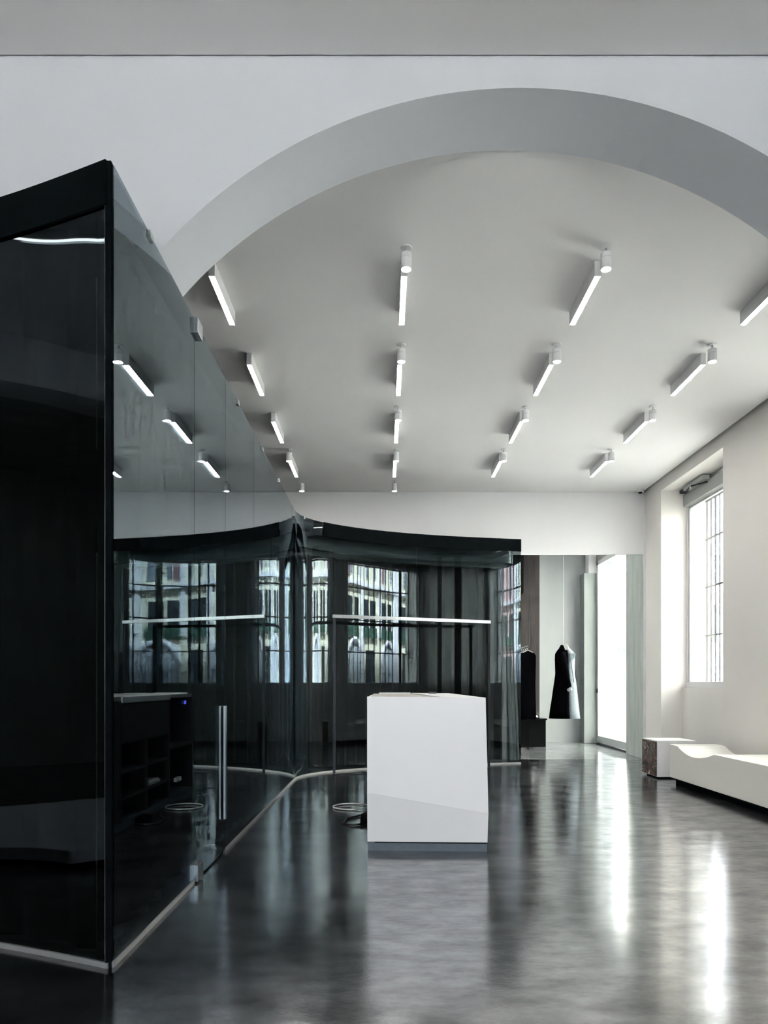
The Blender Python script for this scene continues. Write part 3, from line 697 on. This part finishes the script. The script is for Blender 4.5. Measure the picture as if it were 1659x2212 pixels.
sl = [at(1228,1414,yf), at(1232,1440,yf+0.03), at(1236,1465,yf+0.03), at(1239,1488,yf)]
obj('sleeve', MB().tube(sl, [0.075,0.085,0.075,0.05], 12), 'black_wool', coat, smooth=True)
a = at(1218,1392,cd)
obj('collar', MB().hexa([at(1214,1404,cd-0.09),at(1229,1404,cd-0.1),at(1229,1404,cd+0.05),at(1214,1404,cd+0.05)], [at(1211,1392.5,cd-0.05),at(1227,1393,cd-0.07),at(1227,1393,cd+0.03),at(1211,1392.5,cd+0.03)]), 'shirt_white', coat, bevel=0.01)
obj('black_collar', MB().hexa([at(1204,1407,cd-0.12),at(1222,1407,cd-0.13),at(1222,1407,cd+0.05),at(1204,1407,cd+0.05)], [at(1211,1393,cd-0.06),at(1217,1393,cd-0.06),at(1217,1393,cd+0.03),at(1211,1393,cd+0.03)]), 'black_wool', coat, bevel=0.008)
obj('lapel', MB().hexa([at(1238,1424,cd-0.17),at(1241,1424,cd-0.16),at(1241,1424,cd-0.1),at(1238,1424,cd-0.1)], [at(1234,1411,cd-0.15),at(1244,1412,cd-0.14),at(1244,1412,cd-0.1),at(1234,1411,cd-0.1)]), 'grey_lapel', coat)
obj('placket', MB().tube([at(1231,1412,cd-0.185),at(1235,1440,cd-0.19),at(1240,1474,cd-0.15)], 0.008, 6), 'grey_lapel', coat)
obj('wire', MB().tube([(at(1217,0,cd).x, cd, cz1-0.01), (at(1217,0,cd).x, cd, 3.95)], 0.004, 6), 'aluminium', coat)

# ------------------------------------------------------------------ rack of black clothes behind the opening
rk = thing('garment_rack', 'black garment rack full of dark clothes in the room behind', 'garment rack', (2.5, 12.6, 0))
R0, R1 = Vector((2.47, 13.5, 1.80)), Vector((2.45, 11.75, 1.80))
obj('rail', MB().tube([R0, R1], 0.014, 10), 'dark_steel', rk)
for q in (R0, R1): obj('hanging_wire', MB().tube([q, (q.x, q.y, 3.95)], 0.004, 6), 'dark_steel', rk)
def garment(loc, h, wd):
    x, y, z = loc
    g = thing('black_garment', 'black garment on a hanger in the rack behind the opening', 'garment', loc, 'black garments on the rack')
    zt_ = z - 0.06
    pr = [(-0.04,0),(-wd*0.75,-0.035),(-wd,-0.09),(-wd*0.92,-h*0.5),(-wd*1.02,-h),(wd*1.02,-h),(wd*0.92,-h*0.5),(wd,-0.09),(wd*0.75,-0.035),(0.04,0)]
    obj('cloth', MB().prism([(x+a, zt_+b) for a, b in pr], 'y', y-0.03, y+0.035), 'black_wool', g, bevel=0.004)
    obj('hanger_hook', MB().tube([(x, y, zt_-0.005), (x, y, z-0.035), (x-0.021, y, z-0.012), (x-0.021, y, z+0.010), (x, y, z+0.022), (x+0.021, y, z+0.008)], 0.004, 6), 'steel', g)
    obj('hanger', MB().tube([(x-0.09, y-0.03, zt_-0.035),(x, y-0.03, zt_+0.006),(x+0.09, y-0.03, zt_-0.035)], 0.009, 6), 'silver_leather', g)
    return g
for k in range(10):
    t_ = (k+0.6)/10.4; q = R0.lerp(R1, t_)
    g_ = garment((q.x, q.y, q.z), (1.02, 1.18, 0.95, 1.1)[k % 4], (0.14, 0.16, 0.13)[k % 3])
    g_['label'] = 'nearest black garment on its pale hanger at the front of the rack' if k == 9 else 'black garment hanging further back on the rack behind the opening'
sb = thing('display_plinth', 'low black display shelf beside the rack of dark clothes', 'display plinth', (2.85, 13.4, 0))
obj('body', MB().box(2.69, 3.0, 12.9, 13.9, 0, 0.50), 'black_matt', sb)
obj('top', MB().box(2.67, 3.02, 12.88, 13.92, 0.50, 0.53), 'black_gloss', sb)
bo = thing('ankle_boot', 'silver speckled ankle boot on the low black display shelf', 'boot', (2.77, 13.0, 0.53))
obj('shaft', MB().lathe((2.75,13.0,0.53), [(0.045,0.03),(0.043,0.1),(0.05,0.2),(0.052,0.21)], 16), 'silver_leather', bo, smooth=True)
obj('foot', MB().tube([(2.73,13.0,0.57),(2.79,13.0,0.57),(2.87,13.0,0.555)], [0.04,0.042,0.022], 12), 'silver_leather', bo, smooth=True)
obj('sole', MB().box(2.705, 2.89, 12.96, 13.04, 0.53, 0.545), 'black_matt', bo)

# ------------------------------------------------------------------ street
struct('ground_street', MB().box(XR+0.75, 14, -40, 60, -0.35, -0.15).box(-20, XR+0.75, -40, YF-0.3, -0.35, -0.15), 'street_paving')
FX = 12.5
def facade(name, label, y0, y1, bay, wallm, pil):
    t = thing(name, label, 'building', (FX, (y0+y1)/2, -0.15))
    obj('wall', MB().box(FX, FX+1, y0, y1, -0.15, 13), wallm, t)
    n_ = int(round((y1-y0)/bay)); protos = {}
    def rep(key, mk, y):
        if key not in protos: protos[key] = (mk(), y); return
        o, yy = protos[key]; c = o.copy(); col.objects.link(c); c.parent = t; c.location = (0, y-yy, 0)
    for k in range(n_):
        y = y0 + k*bay
        rep('pil', lambda: obj('pilaster', MB().box(FX-0.12, FX, y, y+0.35, -0.15, 13), pil, t), y)
        rep('pil2', lambda: obj('pilaster', MB().box(FX-0.08, FX, y+bay*0.5, y+bay*0.5+0.3, 2.9, 13), pil, t), y)
        def gate():
            c = y+bay*0.28; r = bay*0.2
            prof = [(c-r,-0.15)] + [(c-r*math.cos(math.pi*i/16), 1.9+0.75*math.sin(math.pi*i/16)) for i in range(17)] + [(c+r,-0.15)]
            return obj('gate', MB().prism(prof, 'x', FX-0.04, FX), 'facade_gate', t)
        rep('gate', gate, y)
        def arch():
            c = y+bay*0.28; r = bay*0.2
            m = MB()
            m.tube([(FX-0.06, c-r*1.08*math.cos(math.pi*i/16), 1.9+0.84*math.sin(math.pi*i/16)) for i in range(17)], 0.11, 8)
            return obj('arch_ring', m, 'facade_lilac', t)
        rep('arch', arch, y)
        rep('door', lambda: obj('doorway', MB().box(FX-0.03, FX, y+bay*0.66, y+bay*0.9, -0.15, 2.4), 'facade_glass', t), y)
        for j, u in enumerate((0.16, 0.36, 0.64, 0.83)):
            rep('win%d' % j, lambda: obj('window', MB().box(FX-0.03, FX, y+bay*u, y+bay*u+0.55, 3.0, 4.2), 'facade_glass', t), y)
            rep('shut%d' % j, lambda: obj('planter', MB().box(FX-0.14, FX, y+bay*u-0.05, y+bay*u+0.6, 2.85, 3.2), 'facade_green', t), y)
            def louv():
                m = MB()
                for z in range(34): m.box(FX-0.05, FX, y+bay*u, y+bay*u+0.2, 5.0+z*0.17, 5.09+z*0.17)
                return obj('louvre', m, 'facade_louvre', t)
            rep('louv%d' % j, louv, y)
        rep('blind', lambda: obj('blind', MB().box(FX-0.04, FX, y+bay*0.36+0.26, y+bay*0.36+0.62, 4.9, 10.8), 'facade_blind', t), y)
        rep('ledge', lambda: obj('sill_course', MB().box(FX-0.16, FX, y, y+bay, 4.62, 4.76), 'facade_lilac', t), y)
        for j in range(5):
            rep('joint%d' % j, lambda: obj('joint', MB().box(FX-0.01, FX, y+bay*(0.1+0.2*j), y+bay*(0.1+0.2*j)+0.02, 4.76, 12.9), 'cream_stone_joint', t), y)
    return t
facade('apartment_building', 'cream building with pilasters and arched gates across the street', -6.5, 41.5, 4.0, 'facade_cream', 'facade_lilac')
facade('apartment_building', 'pink building further along the street seen only in the glass', -34.5, -6.5, 4.0, 'facade_pink', 'facade_lilac')
